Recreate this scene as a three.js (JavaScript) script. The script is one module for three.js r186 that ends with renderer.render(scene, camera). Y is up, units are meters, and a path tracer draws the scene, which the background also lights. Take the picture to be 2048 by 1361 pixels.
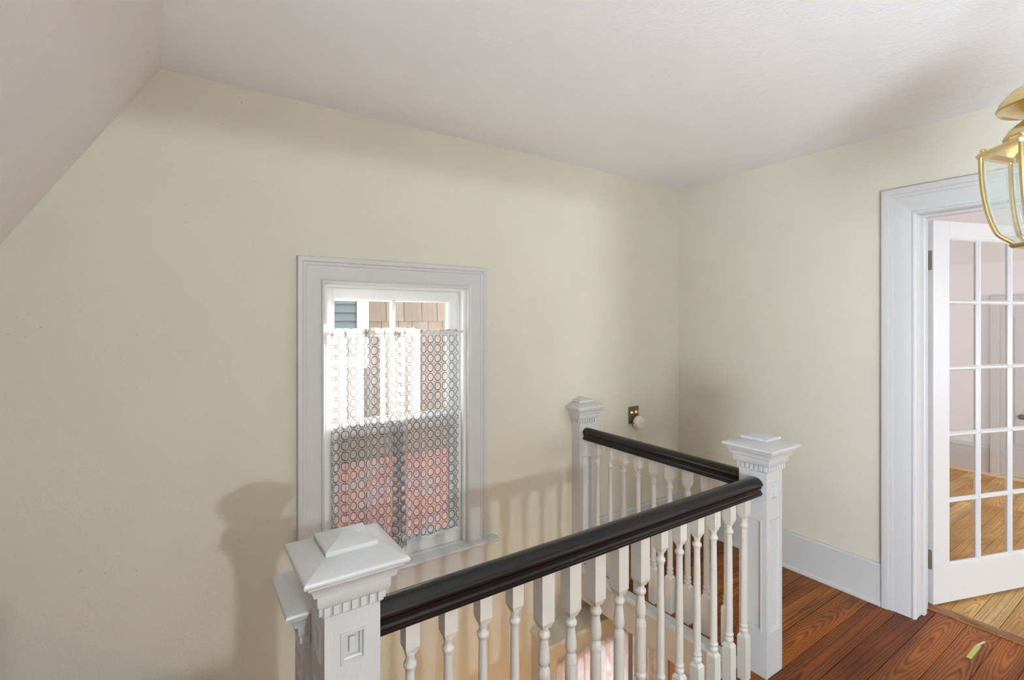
import * as THREE from 'three';
import { RoundedBoxGeometry } from 'three/addons/geometries/RoundedBoxGeometry.js';
import { mergeGeometries, toCreasedNormals } from 'three/addons/utils/BufferGeometryUtils.js';

// ---------------------------------------------------------------- camera, sky, sun, exposure
const scene = new THREE.Scene();
const W = 2048, H = 1361, FOCAL = 983, HORIZON = 638;
const camera = new THREE.PerspectiveCamera(2 * Math.atan(H / 2 / FOCAL) * 180 / Math.PI, W / H, 0.05, 100);
camera.position.set(0, 1.487, 0);
camera.rotation.y = -34.04 * Math.PI / 180;
camera.setViewOffset(W, H, 0, H / 2 - HORIZON, W, H);
camera.updateProjectionMatrix();

scene.background = new THREE.Color().setRGB(1.9, 2.2, 2.6);
const sun = new THREE.DirectionalLight(new THREE.Color().setRGB(1, 0.97, 0.93), 70);
sun.position.set(7.77 + 0.9, 4.23 + 1.2, -4.67 - 2.35);
sun.target.position.set(0.9, 1.2, -2.35);
sun.castShadow = true;
sun.shadow.camera.left = sun.shadow.camera.bottom = -8;
sun.shadow.camera.right = sun.shadow.camera.top = 8;
scene.add(sun, sun.target);

const renderer = new THREE.WebGLRenderer({ antialias: true });
renderer.toneMapping = THREE.LinearToneMapping;
renderer.toneMappingExposure = 1.23;
renderer.shadowMap.enabled = true;

// ---------------------------------------------------------------- helpers
let seed = 7;
const rnd = () => { seed = (seed + 0x6D2B79F5) | 0; let t = Math.imul(seed ^ (seed >>> 15), 1 | seed); t = (t + Math.imul(t ^ (t >>> 7), 61 | t)) ^ t; return ((t ^ (t >>> 14)) >>> 0) / 4294967296; };
const rr = (a, b) => a + (b - a) * rnd();
const V = (x, y, z) => new THREE.Vector3(x, y, z);
const hash = (x, y, s) => { let h = Math.imul(x, 374761393) ^ Math.imul(y, 668265263) ^ Math.imul(s, 2147483647 - 97); h = Math.imul(h ^ (h >>> 13), 1274126177); return ((h ^ (h >>> 16)) >>> 0) / 4294967296; };
function noise(x, y, s, px = 0, py = 0) {                 // value noise, periodic when px, py are given
  const xi = Math.floor(x), yi = Math.floor(y), fx = x - xi, fy = y - yi;
  const m = (v, p) => (p ? ((v % p) + p) % p : v);
  const g = (i, j) => hash(m(xi + i, px), m(yi + j, py), s);
  const u = fx * fx * (3 - 2 * fx), v = fy * fy * (3 - 2 * fy);
  return (g(0, 0) * (1 - u) + g(1, 0) * u) * (1 - v) + (g(0, 1) * (1 - u) + g(1, 1) * u) * v;
}
function fbm(x, y, s, p) { let a = 0, w = 0.5; for (let o = 0; o < 4; o++) { a += w * noise(x, y, s + o, p, p); x *= 2; y *= 2; p *= 2; w *= 0.5; } return a / 0.9375; }
function tex(w, h, fn, srgb, wrap = true) {
  const d = new Uint8Array(w * h * 4), o = [0, 0, 0, 255];
  for (let y = 0; y < h; y++) for (let x = 0; x < w; x++) {
    o[3] = 255; fn(x, y, o); const k = (y * w + x) * 4;
    for (let c = 0; c < 4; c++) d[k + c] = Math.max(0, Math.min(255, o[c]));
  }
  const t = new THREE.DataTexture(d, w, h);
  t.magFilter = THREE.LinearFilter; t.minFilter = THREE.LinearMipmapLinearFilter; t.generateMipmaps = true;
  if (wrap) t.wrapS = t.wrapT = THREE.RepeatWrapping;
  if (srgb) t.colorSpace = THREE.SRGBColorSpace;
  t.needsUpdate = true;
  return t;
}
const lin = (r, g, b) => new THREE.Color().setRGB(r, g, b);
const used = new Map();
function numbered(name) { const n = used.get(name) || 0; used.set(name, n + 1); return n ? name + '_' + String(n).padStart(3, '0') : name; }
function group(name, label, category, grp) {
  const o = new THREE.Group(); o.name = numbered(name); o.userData = { label, category };
  if (grp) o.userData.group = grp;
  scene.add(o); return o;
}
function structure(name, label) {
  const o = new THREE.Group(); o.name = name; o.userData = { label, category: name.split('_')[0], kind: 'structure' };
  scene.add(o); return o;
}
function part(name, geo, mat, parent, label) {
  const m = new THREE.Mesh(Array.isArray(geo) ? merge(geo) : geo, mat);
  m.name = name; m.castShadow = m.receiveShadow = true;
  if (label) m.userData.label = label;
  parent.add(m); return m;
}
function merge(list) {
  const l = list.map((g) => { const n = g.index ? g.toNonIndexed() : g; for (const k of Object.keys(n.attributes)) if (!['position', 'normal', 'uv'].includes(k)) n.deleteAttribute(k); return n; });
  return l.length === 1 ? l[0] : mergeGeometries(l);
}
function metreUV(g) {                                     // uv in metres from the dominant side of each face
  if (g.index) g = g.toNonIndexed();
  const p = g.attributes.position, uv = new Float32Array(p.count * 2), a = V(), b = V(), c = V(), n = V();
  for (let i = 0; i < p.count; i += 3) {
    a.fromBufferAttribute(p, i); b.fromBufferAttribute(p, i + 1); c.fromBufferAttribute(p, i + 2);
    n.copy(b).sub(a).cross(c.clone().sub(a));
    const ax = Math.abs(n.x), ay = Math.abs(n.y), az = Math.abs(n.z);
    [a, b, c].forEach((v, k) => {
      const [s, t] = ax >= ay && ax >= az ? [v.z, v.y] : ay >= az ? [v.x, v.z] : [v.x, v.y];
      uv[(i + k) * 2] = s; uv[(i + k) * 2 + 1] = t;
    });
  }
  g.setAttribute('uv', new THREE.BufferAttribute(uv, 2));
  return g;
}
const span = (x0, x1, y0, y1, z0, z1) => metreUV(new THREE.BoxGeometry(x1 - x0, y1 - y0, z1 - z0).translate((x0 + x1) / 2, (y0 + y1) / 2, (z0 + z1) / 2));
function rbox(x0, x1, y0, y1, z0, z1, r = 0.003, seg = 2) {
  const w = Math.abs(x1 - x0), h = Math.abs(y1 - y0), d = Math.abs(z1 - z0);
  return metreUV(new RoundedBoxGeometry(w, h, d, seg, Math.min(r, w / 2.01, h / 2.01, d / 2.01)).translate((x0 + x1) / 2, (y0 + y1) / 2, (z0 + z1) / 2));
}
function quads(list) {                                    // list of quads [a,b,c,d] (arrays), counter-clockwise
  const p = [];
  for (const [a, b, c, d] of list) p.push(...a, ...b, ...c, ...a, ...c, ...d);
  const g = new THREE.BufferGeometry();
  g.setAttribute('position', new THREE.Float32BufferAttribute(p, 3));
  g.computeVertexNormals();
  return metreUV(g);
}
// a straight length of a closed profile [[a,b],...]; start(a,b) and end(a,b) give the 3-D points of both ends
function bar(profile, start, end, crease = 0.5) {
  const n = profile.length, p = [], tri = (...v) => v.forEach((q) => p.push(...q));
  const A = profile.map(([a, b]) => start(a, b)), B = profile.map(([a, b]) => end(a, b));
  const faces = THREE.ShapeUtils.triangulateShape(profile.map(([a, b]) => new THREE.Vector2(a, b)), []);
  for (let i = 0; i < n; i++) { const j = (i + 1) % n; tri(A[i], B[i], B[j]); tri(A[i], B[j], A[j]); }
  for (const [i, j, k] of faces) { tri(A[i], A[j], A[k]); tri(B[k], B[j], B[i]); }
  // turn outward if the volume came out negative
  let vol = 0;
  for (let i = 0; i < p.length; i += 9) { const a = V(p[i], p[i + 1], p[i + 2]), b = V(p[i + 3], p[i + 4], p[i + 5]), c = V(p[i + 6], p[i + 7], p[i + 8]); vol += a.dot(b.cross(c)); }
  if (vol < 0) for (let i = 0; i < p.length; i += 9) for (let k = 0; k < 3; k++) { const t = p[i + 3 + k]; p[i + 3 + k] = p[i + 6 + k]; p[i + 6 + k] = t; }
  const g = new THREE.BufferGeometry();
  g.setAttribute('position', new THREE.Float32BufferAttribute(p, 3));
  return metreUV(toCreasedNormals(g, crease));
}
// mitred pieces round an opening; frame(u, v, out) -> 3-D point; profile points are [outward, out]
function casing(u0, u1, v0, v1, profile, frame, four = false) {
  const low = (a) => (four ? v0 - a : v0);
  const pieces = [
    bar(profile, (a, b) => frame(u0 - a, low(a), b), (a, b) => frame(u0 - a, v1 + a, b)),
    bar(profile, (a, b) => frame(u0 - a, v1 + a, b), (a, b) => frame(u1 + a, v1 + a, b)),
    bar(profile, (a, b) => frame(u1 + a, v1 + a, b), (a, b) => frame(u1 + a, low(a), b))];
  if (four) pieces.push(bar(profile, (a, b) => frame(u1 + a, v0 - a, b), (a, b) => frame(u0 - a, v0 - a, b)));
  return pieces;
}
// square rings stacked to a moulding: rings [[half width, y], ...] round (0,0)
function squareLathe(rings, crease = 0.55) {
  const list = [], c = (h, y) => [[-h, y, h], [h, y, h], [h, y, -h], [-h, y, -h]];
  for (let i = 0; i + 1 < rings.length; i++) {
    const a = c(...rings[i]), b = c(...rings[i + 1]);
    for (let k = 0; k < 4; k++) list.push([a[k], a[(k + 1) % 4], b[(k + 1) % 4], b[k]]);
  }
  const t = c(...rings[rings.length - 1]), f = c(...rings[0]);
  list.push([t[0], t[1], t[2], t[3]], [f[3], f[2], f[1], f[0]]);
  const p = [];
  for (const [a, b, d, e] of list) p.push(...a, ...b, ...d, ...a, ...d, ...e);
  const g = new THREE.BufferGeometry();
  g.setAttribute('position', new THREE.Float32BufferAttribute(p, 3));
  return metreUV(toCreasedNormals(g, crease));
}
const lathe = (pts, seg = 20) => new THREE.LatheGeometry(pts.map(([r, y]) => new THREE.Vector2(r, y)), seg);
const tube = (pts, r, seg = 24, rad = 8) => new THREE.TubeGeometry(new THREE.CatmullRomCurve3(pts.map((p) => V(...p))), seg, r, rad, false);

// ---------------------------------------------------------------- materials
const plasterBump = tex(512, 512, (x, y, o) => {
  const u = x / 512, v = y / 512;
  let n = 0.45 * fbm(u * 6, v * 6, 11, 6) + 0.35 * fbm(u * 24, v * 24, 21, 24) + 0.2 * noise(u * 128, v * 128, 31, 128, 128);
  o[0] = o[1] = o[2] = 255 * n;
});
const specks = [];
for (let i = 0; i < 70; i++) specks.push([rnd() * 1024, rnd() * 1024, rr(0.5, 1.3), rr(0.06, 0.18)]);
for (let k = 0; k < 5; k++) { const cx = rnd() * 1024, cy = rnd() * 1024; for (let i = 0; i < 14; i++) specks.push([cx + rr(-60, 60), cy + rr(-50, 50), rr(0.5, 1.4), rr(0.08, 0.22)]); }
const speckTex = tex(1024, 1024, (x, y, o) => {            // old paint: faint mottling and scattered dirt specks
  let d = 1 - 0.03 * (fbm(x / 128, y / 128, 61, 8) - 0.5);
  for (const [a, b, r, k] of specks) { const q = (x - a) ** 2 + (y - b) ** 2; if (q < 16) d *= 1 - k * Math.exp(-q / (r * r)); }
  o[0] = o[1] = o[2] = 255 * d;
}, true);
speckTex.repeat.set(0.55, 0.55);
plasterBump.repeat.set(1.3, 1.3);
const plaster = (r, g, b, scale = 0.0022) => new THREE.MeshStandardMaterial({ color: lin(r, g, b), roughness: 0.75, map: speckTex, bumpMap: plasterBump, bumpScale: scale });
const paintBump = tex(256, 256, (x, y, o) => { o[0] = o[1] = o[2] = 255 * (0.6 * fbm(x / 64, y / 256 * 2, 41, 4) + 0.4 * noise(x / 4, y / 16, 43, 64, 16)); });
paintBump.repeat.set(4, 4);
const paint = (r, g, b, rough = 0.4) => new THREE.MeshStandardMaterial({ color: lin(r, g, b), roughness: rough, bumpMap: paintBump, bumpScale: 0.0006 });
const M = {
  wall: plaster(0.655, 0.61, 0.50), ceiling: plaster(0.86, 0.86, 0.85, 0.003), slope: plaster(0.86, 0.85, 0.835, 0.003),
  farWall: plaster(0.83, 0.79, 0.78, 0.001),
  trim: paint(0.57, 0.56, 0.545), newel: paint(0.59, 0.59, 0.58, 0.35), baluster: paint(0.65, 0.62, 0.56, 0.35), sash: paint(0.74, 0.74, 0.72, 0.4),
  door: paint(0.60, 0.585, 0.57, 0.3), shoe: paint(0.62, 0.62, 0.60, 0.5), plugWhite: paint(0.78, 0.70, 0.60, 0.35),
  rail: new THREE.MeshPhysicalMaterial({ color: lin(0.009, 0.008, 0.0085), roughness: 0.2, specularIntensity: 0.8 }),
  glass: new THREE.MeshPhysicalMaterial({ color: 0xffffff, roughness: 0.0, transmission: 1, thickness: 0, ior: 1.5 }),
  brass: new THREE.MeshStandardMaterial({ color: lin(0.78, 0.60, 0.28), metalness: 1, roughness: 0.28 }),
  brassDull: new THREE.MeshStandardMaterial({ color: lin(0.17, 0.145, 0.10), metalness: 0.7, roughness: 0.5 }),
  steel: new THREE.MeshStandardMaterial({ color: lin(0.42, 0.38, 0.32), metalness: 0.8, roughness: 0.5 }),
  dark: new THREE.MeshStandardMaterial({ color: lin(0.02, 0.018, 0.015), roughness: 0.8 }),
  darkKnob: new THREE.MeshStandardMaterial({ color: lin(0.09, 0.075, 0.04), metalness: 0.8, roughness: 0.35 }),
  rod: new THREE.MeshStandardMaterial({ color: lin(0.66, 0.60, 0.52), roughness: 0.4 }),
  tape: new THREE.MeshStandardMaterial({ color: lin(0.50, 0.47, 0.14), roughness: 0.6 }),
};
// pine boards: plain-sawn growth rings, four stained dark and three honey coloured
function wood(dark, light, s, k) {
  const w = 1024, h = 128;
  const knots = [[rnd() * 4, rr(0.25, 0.75), rr(0.012, 0.03)]];
  return tex(w, h, (x, y, o) => {
    const u = x / w * 4, v = y / h;                        // 4 m x 1 board
    const c = 0.5 + 0.55 * (noise(u * 0.75, 1.5, s, 3, 0) - 0.5);
    const d = 0.1 + 0.55 * noise(u * 1.5, 5.5, s + 1, 6, 0);
    let q = Math.hypot((v - c), d) * 15 + 0.45 * noise(u * 2, v * 3, s + 2, 8, 0) + 0.3 * noise(u * 20, v * 14, s + 3, 80, 0);
    let kn = 0;
    for (const [a, b, r] of knots) { let du = Math.abs(u - a); du = Math.min(du, 4 - du); const e = Math.hypot(du * 1.1, (v - b) * 0.11); q += 2.2 * Math.exp(-e * e / (r * r * 5)); kn = Math.max(kn, Math.exp(-e * e / (r * r * 0.35))); }
    const f = q - Math.floor(q);
    let g = f < 0.75 ? Math.pow(f / 0.75, 1.6) : 1 - (f - 0.75) / 0.25;
    g = 0.62 * g + 0.2 * noise(u * 90, v * 60, s + 4, 360, 0) + 0.28 * noise(u * 2, v * 2, s + 5, 8, 0);
    g = Math.min(1, Math.max(0, g)); 
    const blotch = 0.7 + 0.6 * noise(u * 4, v * 2, s + 7, 16, 0);
    for (let i = 0; i < 3; i++) o[i] = 255 * Math.pow((light[i] * (1 - g) + dark[i] * g) * blotch * (1 - 0.8 * kn), 1 / 2.2) * k;
  }, true);
}
const boardMat = (t) => new THREE.MeshPhysicalMaterial({ map: t, roughness: 0.4, specularIntensity: 0.45, bumpMap: t, bumpScale: 0.0006 });
const hallWood = [0, 1, 2, 3, 4].map((i) => boardMat(wood([0.05, 0.009, 0.0015], [[0.42, 0.115, 0.010], [0.33, 0.078, 0.008], [0.50, 0.155, 0.014], [0.27, 0.06, 0.009], [0.44, 0.125, 0.010]][i], 100 + i * 17, 1)));
const farWood = [0, 1, 2, 3].map((i) => boardMat(wood([0.32, 0.13, 0.03], [[0.72, 0.44, 0.14], [0.62, 0.34, 0.09], [0.78, 0.53, 0.21], [0.66, 0.38, 0.11]][i], 300 + i * 19, 1)));
const thresholdMat = boardMat(wood([0.20, 0.075, 0.025], [0.40, 0.19, 0.075], 500, 1));

// ---------------------------------------------------------------- layout (metres)
const ZB = -2.302, XE = 3.025, CEIL = 2.44, ZF = 3.6;       // window wall, door wall, ceiling, wall behind
const ZR = -1.149, XR = 2.06;                               // lines of the two handrails
const WELL = { x0: 0.2, x1: 2.0, z1: -1.21 };               // stair well opening
const DOOR = { z0: -0.895, z1: 0.045, top: 2.005 };
const WIN = { x0: 0.535, x1: 1.262, y0: 0.305, y1: 1.648 };

// ---------------------------------------------------------------- walls and ceilings
function wallWithHole(x0, x1, y0, y1, holes, depth) {
  const s = new THREE.Shape([[x0, y0], [x1, y0], [x1, y1], [x0, y1]].map((p) => new THREE.Vector2(...p)));
  for (const [a, b, c, d] of holes) s.holes.push(new THREE.Path([[a, c], [a, d], [b, d], [b, c]].map((p) => new THREE.Vector2(...p))));
  return new THREE.ExtrudeGeometry(s, { depth, bevelEnabled: false });
}
{
  const w = structure('wall_back', 'cream plaster wall with the curtained window');
  part('plaster', metreUV(wallWithHole(-2.2, XE, -2.9, 2.62, [[WIN.x0 - 0.02, WIN.x1 + 0.02, WIN.y0 - 0.05, WIN.y1 + 0.02], [1.88, 2.3, -1.15, -0.42]], 0.16).translate(0, 0, ZB - 0.16)), M.wall, w);
  part('siding', metreUV(wallWithHole(-2.2, XE, -2.9, 2.62, [[WIN.x0 - 0.02, WIN.x1 + 0.02, WIN.y0 - 0.05, WIN.y1 + 0.02], [1.88, 2.3, -1.15, -0.42]], 0.02).translate(0, 0, ZB - 0.18)), paint(0.10, 0.085, 0.07, 0.8), w, 'dark outside siding added to cut sun bounce');  // dark outer layer added so little sun bounces onto the house opposite
  const r = structure('wall_right', 'cream plaster wall with the open glazed door');
  part('plaster', metreUV(wallWithHole(-2.46, 3.75, -0.2, 2.62, [[DOOR.z0 - 0.02, DOOR.z1 + 0.02, -0.03, DOOR.top + 0.02]], 0.15).rotateY(-Math.PI / 2).translate(XE + 0.15, 0, 0)), M.wall, r);
  const f = structure('wall_front', 'cream plaster wall at the near end of the landing');
  part('plaster', span(-2.2, XE + 0.15, -0.2, 2.62, ZF, ZF + 0.15), M.wall, f);
  const pw = structure('wall_partition', 'cream plaster pier beside the opening at the near end of the landing');
  part('plaster', span(0.877, XE, -0.1, CEIL, 2.2, 2.32), M.wall, pw);
  part('header', span(-0.25, XE, 2.0, CEIL, 0.8, 0.92), M.wall, pw);
  const hw = structure('wall_light_blocker', 'added low wall behind the camera that blocks side light');  // unseen, added to keep side light off the window wall and newel
  part('plaster', span(-0.92, 0.32, 0, 0.85, 0.3, 0.4), M.wall, hw);
  part('plaster', span(-0.8, -0.04, 0.85, 1.12, 0.3, 0.4), M.wall, hw);
  part('cap', rbox(-0.04, 0.34, 0.85, 0.87, 0.28, 0.42, 0.006), M.trim, hw);
  const c = structure('ceiling', 'off-white plaster ceiling over the landing');
  part('plaster', span(-0.3, XE, CEIL, CEIL + 0.16, ZB, ZF), M.ceiling, c);
  const s = structure('ceiling_slope', 'steep sloped plaster ceiling running down to the left of the window');
  s.userData.category = 'ceiling';
  const crease = (z) => -0.062 + 0.042 * (z - ZB), foot = (z) => crease(z) - 2.54 / 1.635;
  const q = (x, y, z) => [x, y, z];
  const pr = (z) => [q(crease(z), CEIL, z), q(foot(z), -0.1, z), q(foot(z) - 0.2, -0.1, z), q(crease(z) - 0.2, CEIL + 0.15, z)];
  const A = pr(ZB), B = pr(ZF);
  part('plaster', quads([[A[0], A[1], B[1], B[0]], [A[1], A[2], B[2], B[1]], [A[2], A[3], B[3], B[2]], [A[3], A[0], B[0], B[3]], [A[3], A[2], A[1], A[0]], [B[0], B[1], B[2], B[3]]]), M.slope, s);
}
// far room shell
const FX0 = XE + 0.15, FX1 = 6.4, FZ0 = -1.66, FZ1 = 2.3;
{
  const a = structure('wall_far', 'pale wall across the room behind the glazed door');
  part('plaster', span(FX1, FX1 + 0.12, -0.2, 2.6, FZ0 - 0.12, FZ1 + 0.12), M.farWall, a);
  const b = structure('wall_side', 'pale side wall of the room behind the glazed door');
  part('plaster', span(FX0, FX1, -0.2, 2.6, FZ0 - 0.12, FZ0), M.farWall, b);
  const n = structure('wall_near', 'pale wall with a window in the room behind the glazed door');
  part('plaster', metreUV(wallWithHole(FX0, FX1, -0.2, 2.6, [[3.95, 5.0, 0.7, 1.95]], 0.12).translate(0, 0, FZ1)), M.farWall, n);
  const c = structure('ceiling_far', 'white ceiling of the room behind the glazed door');
  c.userData.category = 'ceiling';
  part('plaster', quads([[[FX0, CEIL, FZ0], [5.9, CEIL, FZ0], [5.9, CEIL, FZ1], [FX0, CEIL, FZ1]], [[5.9, CEIL, FZ0], [FX1, 2.02, FZ0], [FX1, 2.02, FZ1], [5.9, CEIL, FZ1]], [[FX0, CEIL + 0.2, FZ1], [FX1, CEIL + 0.2, FZ1], [FX1, CEIL + 0.2, FZ0], [FX0, CEIL + 0.2, FZ0]]]), M.farWall, c);
  const bp = [[0, 0], [0.018, 0], [0.018, 0.245], [0.028, 0.25], [0.024, 0.262], [0.012, 0.272], [0.008, 0.284], [0, 0.284]];
  const bb = structure('baseboard_far', 'tall white baseboard in the room behind the glazed door');
  part('board', bar(bp, (a, y) => [FX1 - a, y, FZ0], (a, y) => [FX1 - a, y, -1.335]), M.door, bb);
  part('board', bar(bp, (a, y) => [FX1 - a, y, -0.62], (a, y) => [FX1 - a, y, FZ1]), M.door, bb);
  part('board', bar(bp, (a, y) => [FX0, y, FZ0 + a], (a, y) => [FX1, y, FZ0 + a]), M.door, bb);
  part('quarter_round', bar([[0, 0], [0.03, 0], [0.027, 0.012], [0.018, 0.024], [0, 0.03]], (a, y) => [FX1 - 0.018 - a, y, FZ0], (a, y) => [FX1 - 0.018 - a, y, FZ1]), new THREE.MeshStandardMaterial({ color: lin(0.66, 0.50, 0.36), roughness: 0.5 }), bb, 'bare wood quarter round');
  const d = structure('door_2', 'low white door with a dark knob in the far wall');
  part('leaf', rbox(FX1 - 0.03, FX1 - 0.001, 0.03, 1.62, -1.26, -0.66, 0.004), M.door, d);
  part('panel', rbox(FX1 - 0.036, FX1 - 0.02, 0.33, 1.5, -1.16, -0.76, 0.004), M.door, d);
  for (const g of casing(-1.26, -0.66, 0.0, 1.64, [[0, 0], [0.07, 0], [0.07, 0.03], [0.06, 0.042], [0.005, 0.036], [0, 0.03]], (u, v, o) => [FX1 - o, v, u])) part('casing', g, M.door, d);
  part('knob', lathe([[0.0001, 0], [0.012, 0], [0.011, 0.02], [0.02, 0.03], [0.026, 0.042], [0.02, 0.055], [0.0001, 0.06]]).rotateZ(Math.PI / 2).translate(FX1 - 0.03, 0.594, -1.105), M.darkKnob, d, 'dark brass knob');
}
// window of the far room and its daylight
{
  const n = structure('window_2', 'window lighting the room behind the glazed door');
  for (const g of casing(3.95, 5.0, 0.7, 1.95, [[-0.03, -0.06], [0.1, -0.06], [0.1, 0.02], [-0.03, 0.02]], (u, v, o) => [u, v, FZ1 - o + 0.01], true)) part('frame', g, M.door, n);
  part('muntin', rbox(4.455, 4.495, 0.7, 1.95, FZ1 + 0.03, FZ1 + 0.07), M.door, n);
  part('pane', span(3.95, 4.455, 0.7, 1.95, FZ1 + 0.048, FZ1 + 0.052), M.glass, n);
  part('pane', span(4.495, 5.0, 0.7, 1.95, FZ1 + 0.048, FZ1 + 0.052), M.glass, n);
  const day = new THREE.RectAreaLight(lin(0.93, 0.98, 1.05), 13.5, 1.0, 1.2);
  day.position.set(4.475, 1.32, FZ1 - 0.02); day.lookAt(4.9, 1.32, 0); scene.add(day);
}

// ---------------------------------------------------------------- floors of separate boards
function board(x0, x1, z0, z1, top, mats, parent) {
  const g = new RoundedBoxGeometry(x1 - x0, 0.022, z1 - z0 - 0.0022, 1, 0.0012).translate((x0 + x1) / 2, top - 0.011, (z0 + z1) / 2);
  const p = g.attributes.position, uv = new Float32Array(p.count * 2), off = rnd() * 4, flip = rnd() < 0.5;
  for (let i = 0; i < p.count; i++) { uv[i * 2] = (p.getX(i) + off) / 4; const v = (p.getZ(i) - z0) / (z1 - z0); uv[i * 2 + 1] = flip ? 1 - v : v; }
  g.setAttribute('uv', new THREE.BufferAttribute(uv, 2));
  part('plank', g, mats[Math.floor(rnd() * mats.length)], parent);
}
function boards(x0at, x1, z0, z1, widths, mats, parent) {
  let z = z0;
  while (z < z1 - 0.01) {
    let w = rr(...widths); if (z1 - z < w + 0.05) w = z1 - z;
    const a = x0at(z + w / 2); let x = a;
    while (x < x1 - 0.01) {
      let e = x + rr(1.5, 3.4); if (x1 - e < 0.5) e = x1;
      board(x + 0.0008, e - 0.0008, z, z + w, rr(-0.0006, 0), mats, parent);
      x = e;
    }
    z += w;
  }
}
{
  const f = structure('floor', 'dark stained pine plank floor of the landing');
  part('subfloor', [span(-1.5, XE, -0.2, -0.024, WELL.z1 + 0.01, ZF), span(WELL.x1 + 0.01, XE, -0.2, -0.024, ZB, WELL.z1 + 0.01), span(-1.5, WELL.x0 - 0.01, -0.2, -0.024, ZB, WELL.z1 + 0.01)], M.dark, f);
  boards(() => WELL.x1, XE + 0.147, ZB, WELL.z1, [0.095, 0.122], hallWood, f);
  boards(() => -1.45, WELL.x0, ZB, WELL.z1, [0.095, 0.122], hallWood, f);
  boards(() => -1.45, XE + 0.147, WELL.z1, ZF, [0.095, 0.122], hallWood, f);
  const g = structure('floor_far', 'honey coloured pine plank floor behind the glazed door');
  g.userData.category = 'floor';
  part('subfloor', span(FX0, FX1, -0.2, -0.024, FZ0, FZ1), M.dark, g);
  boards(() => FX0 + 0.072, FX1, FZ0, FZ1, [0.085, 0.125], farWood, g);
  const t = structure('trim_3', 'brown wooden threshold strip on the floor below the glazed door');
  part('strip', bar([[0, 0], [0.07, 0], [0.068, 0.006], [0.055, 0.011], [0.015, 0.011], [0.002, 0.006]], (a, y) => [FX0 + a, y - 0.0005, DOOR.z0 - 0.04], (a, y) => [FX0 + a, y - 0.0005, DOOR.z1 + 0.04]), thresholdMat, t);
}
// baseboards of the landing
{
  const bp = [[0, 0], [0.032, 0], [0.03, 0.012], [0.02, 0.022], [0.018, 0.03], [0.018, 0.205], [0.012, 0.214], [0, 0.215]];
  const r = structure('baseboard_right', 'white baseboard along the wall beside the glazed door');
  part('board', bar(bp, (a, y) => [XE - a, y, ZB], (a, y) => [XE - a, y, DOOR.z0 - 0.142]), M.trim, r);
  part('board', bar(bp, (a, y) => [XE - a, y, DOOR.z1 + 0.142], (a, y) => [XE - a, y, ZF]), M.trim, r);
  const b = structure('baseboard_back', 'white baseboard under the round white night light');
  part('board', bar(bp, (a, y) => [XR + 0.064, y, ZB + a], (a, y) => [XE - 0.01, y, ZB + a]), M.trim, b);
}

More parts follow.
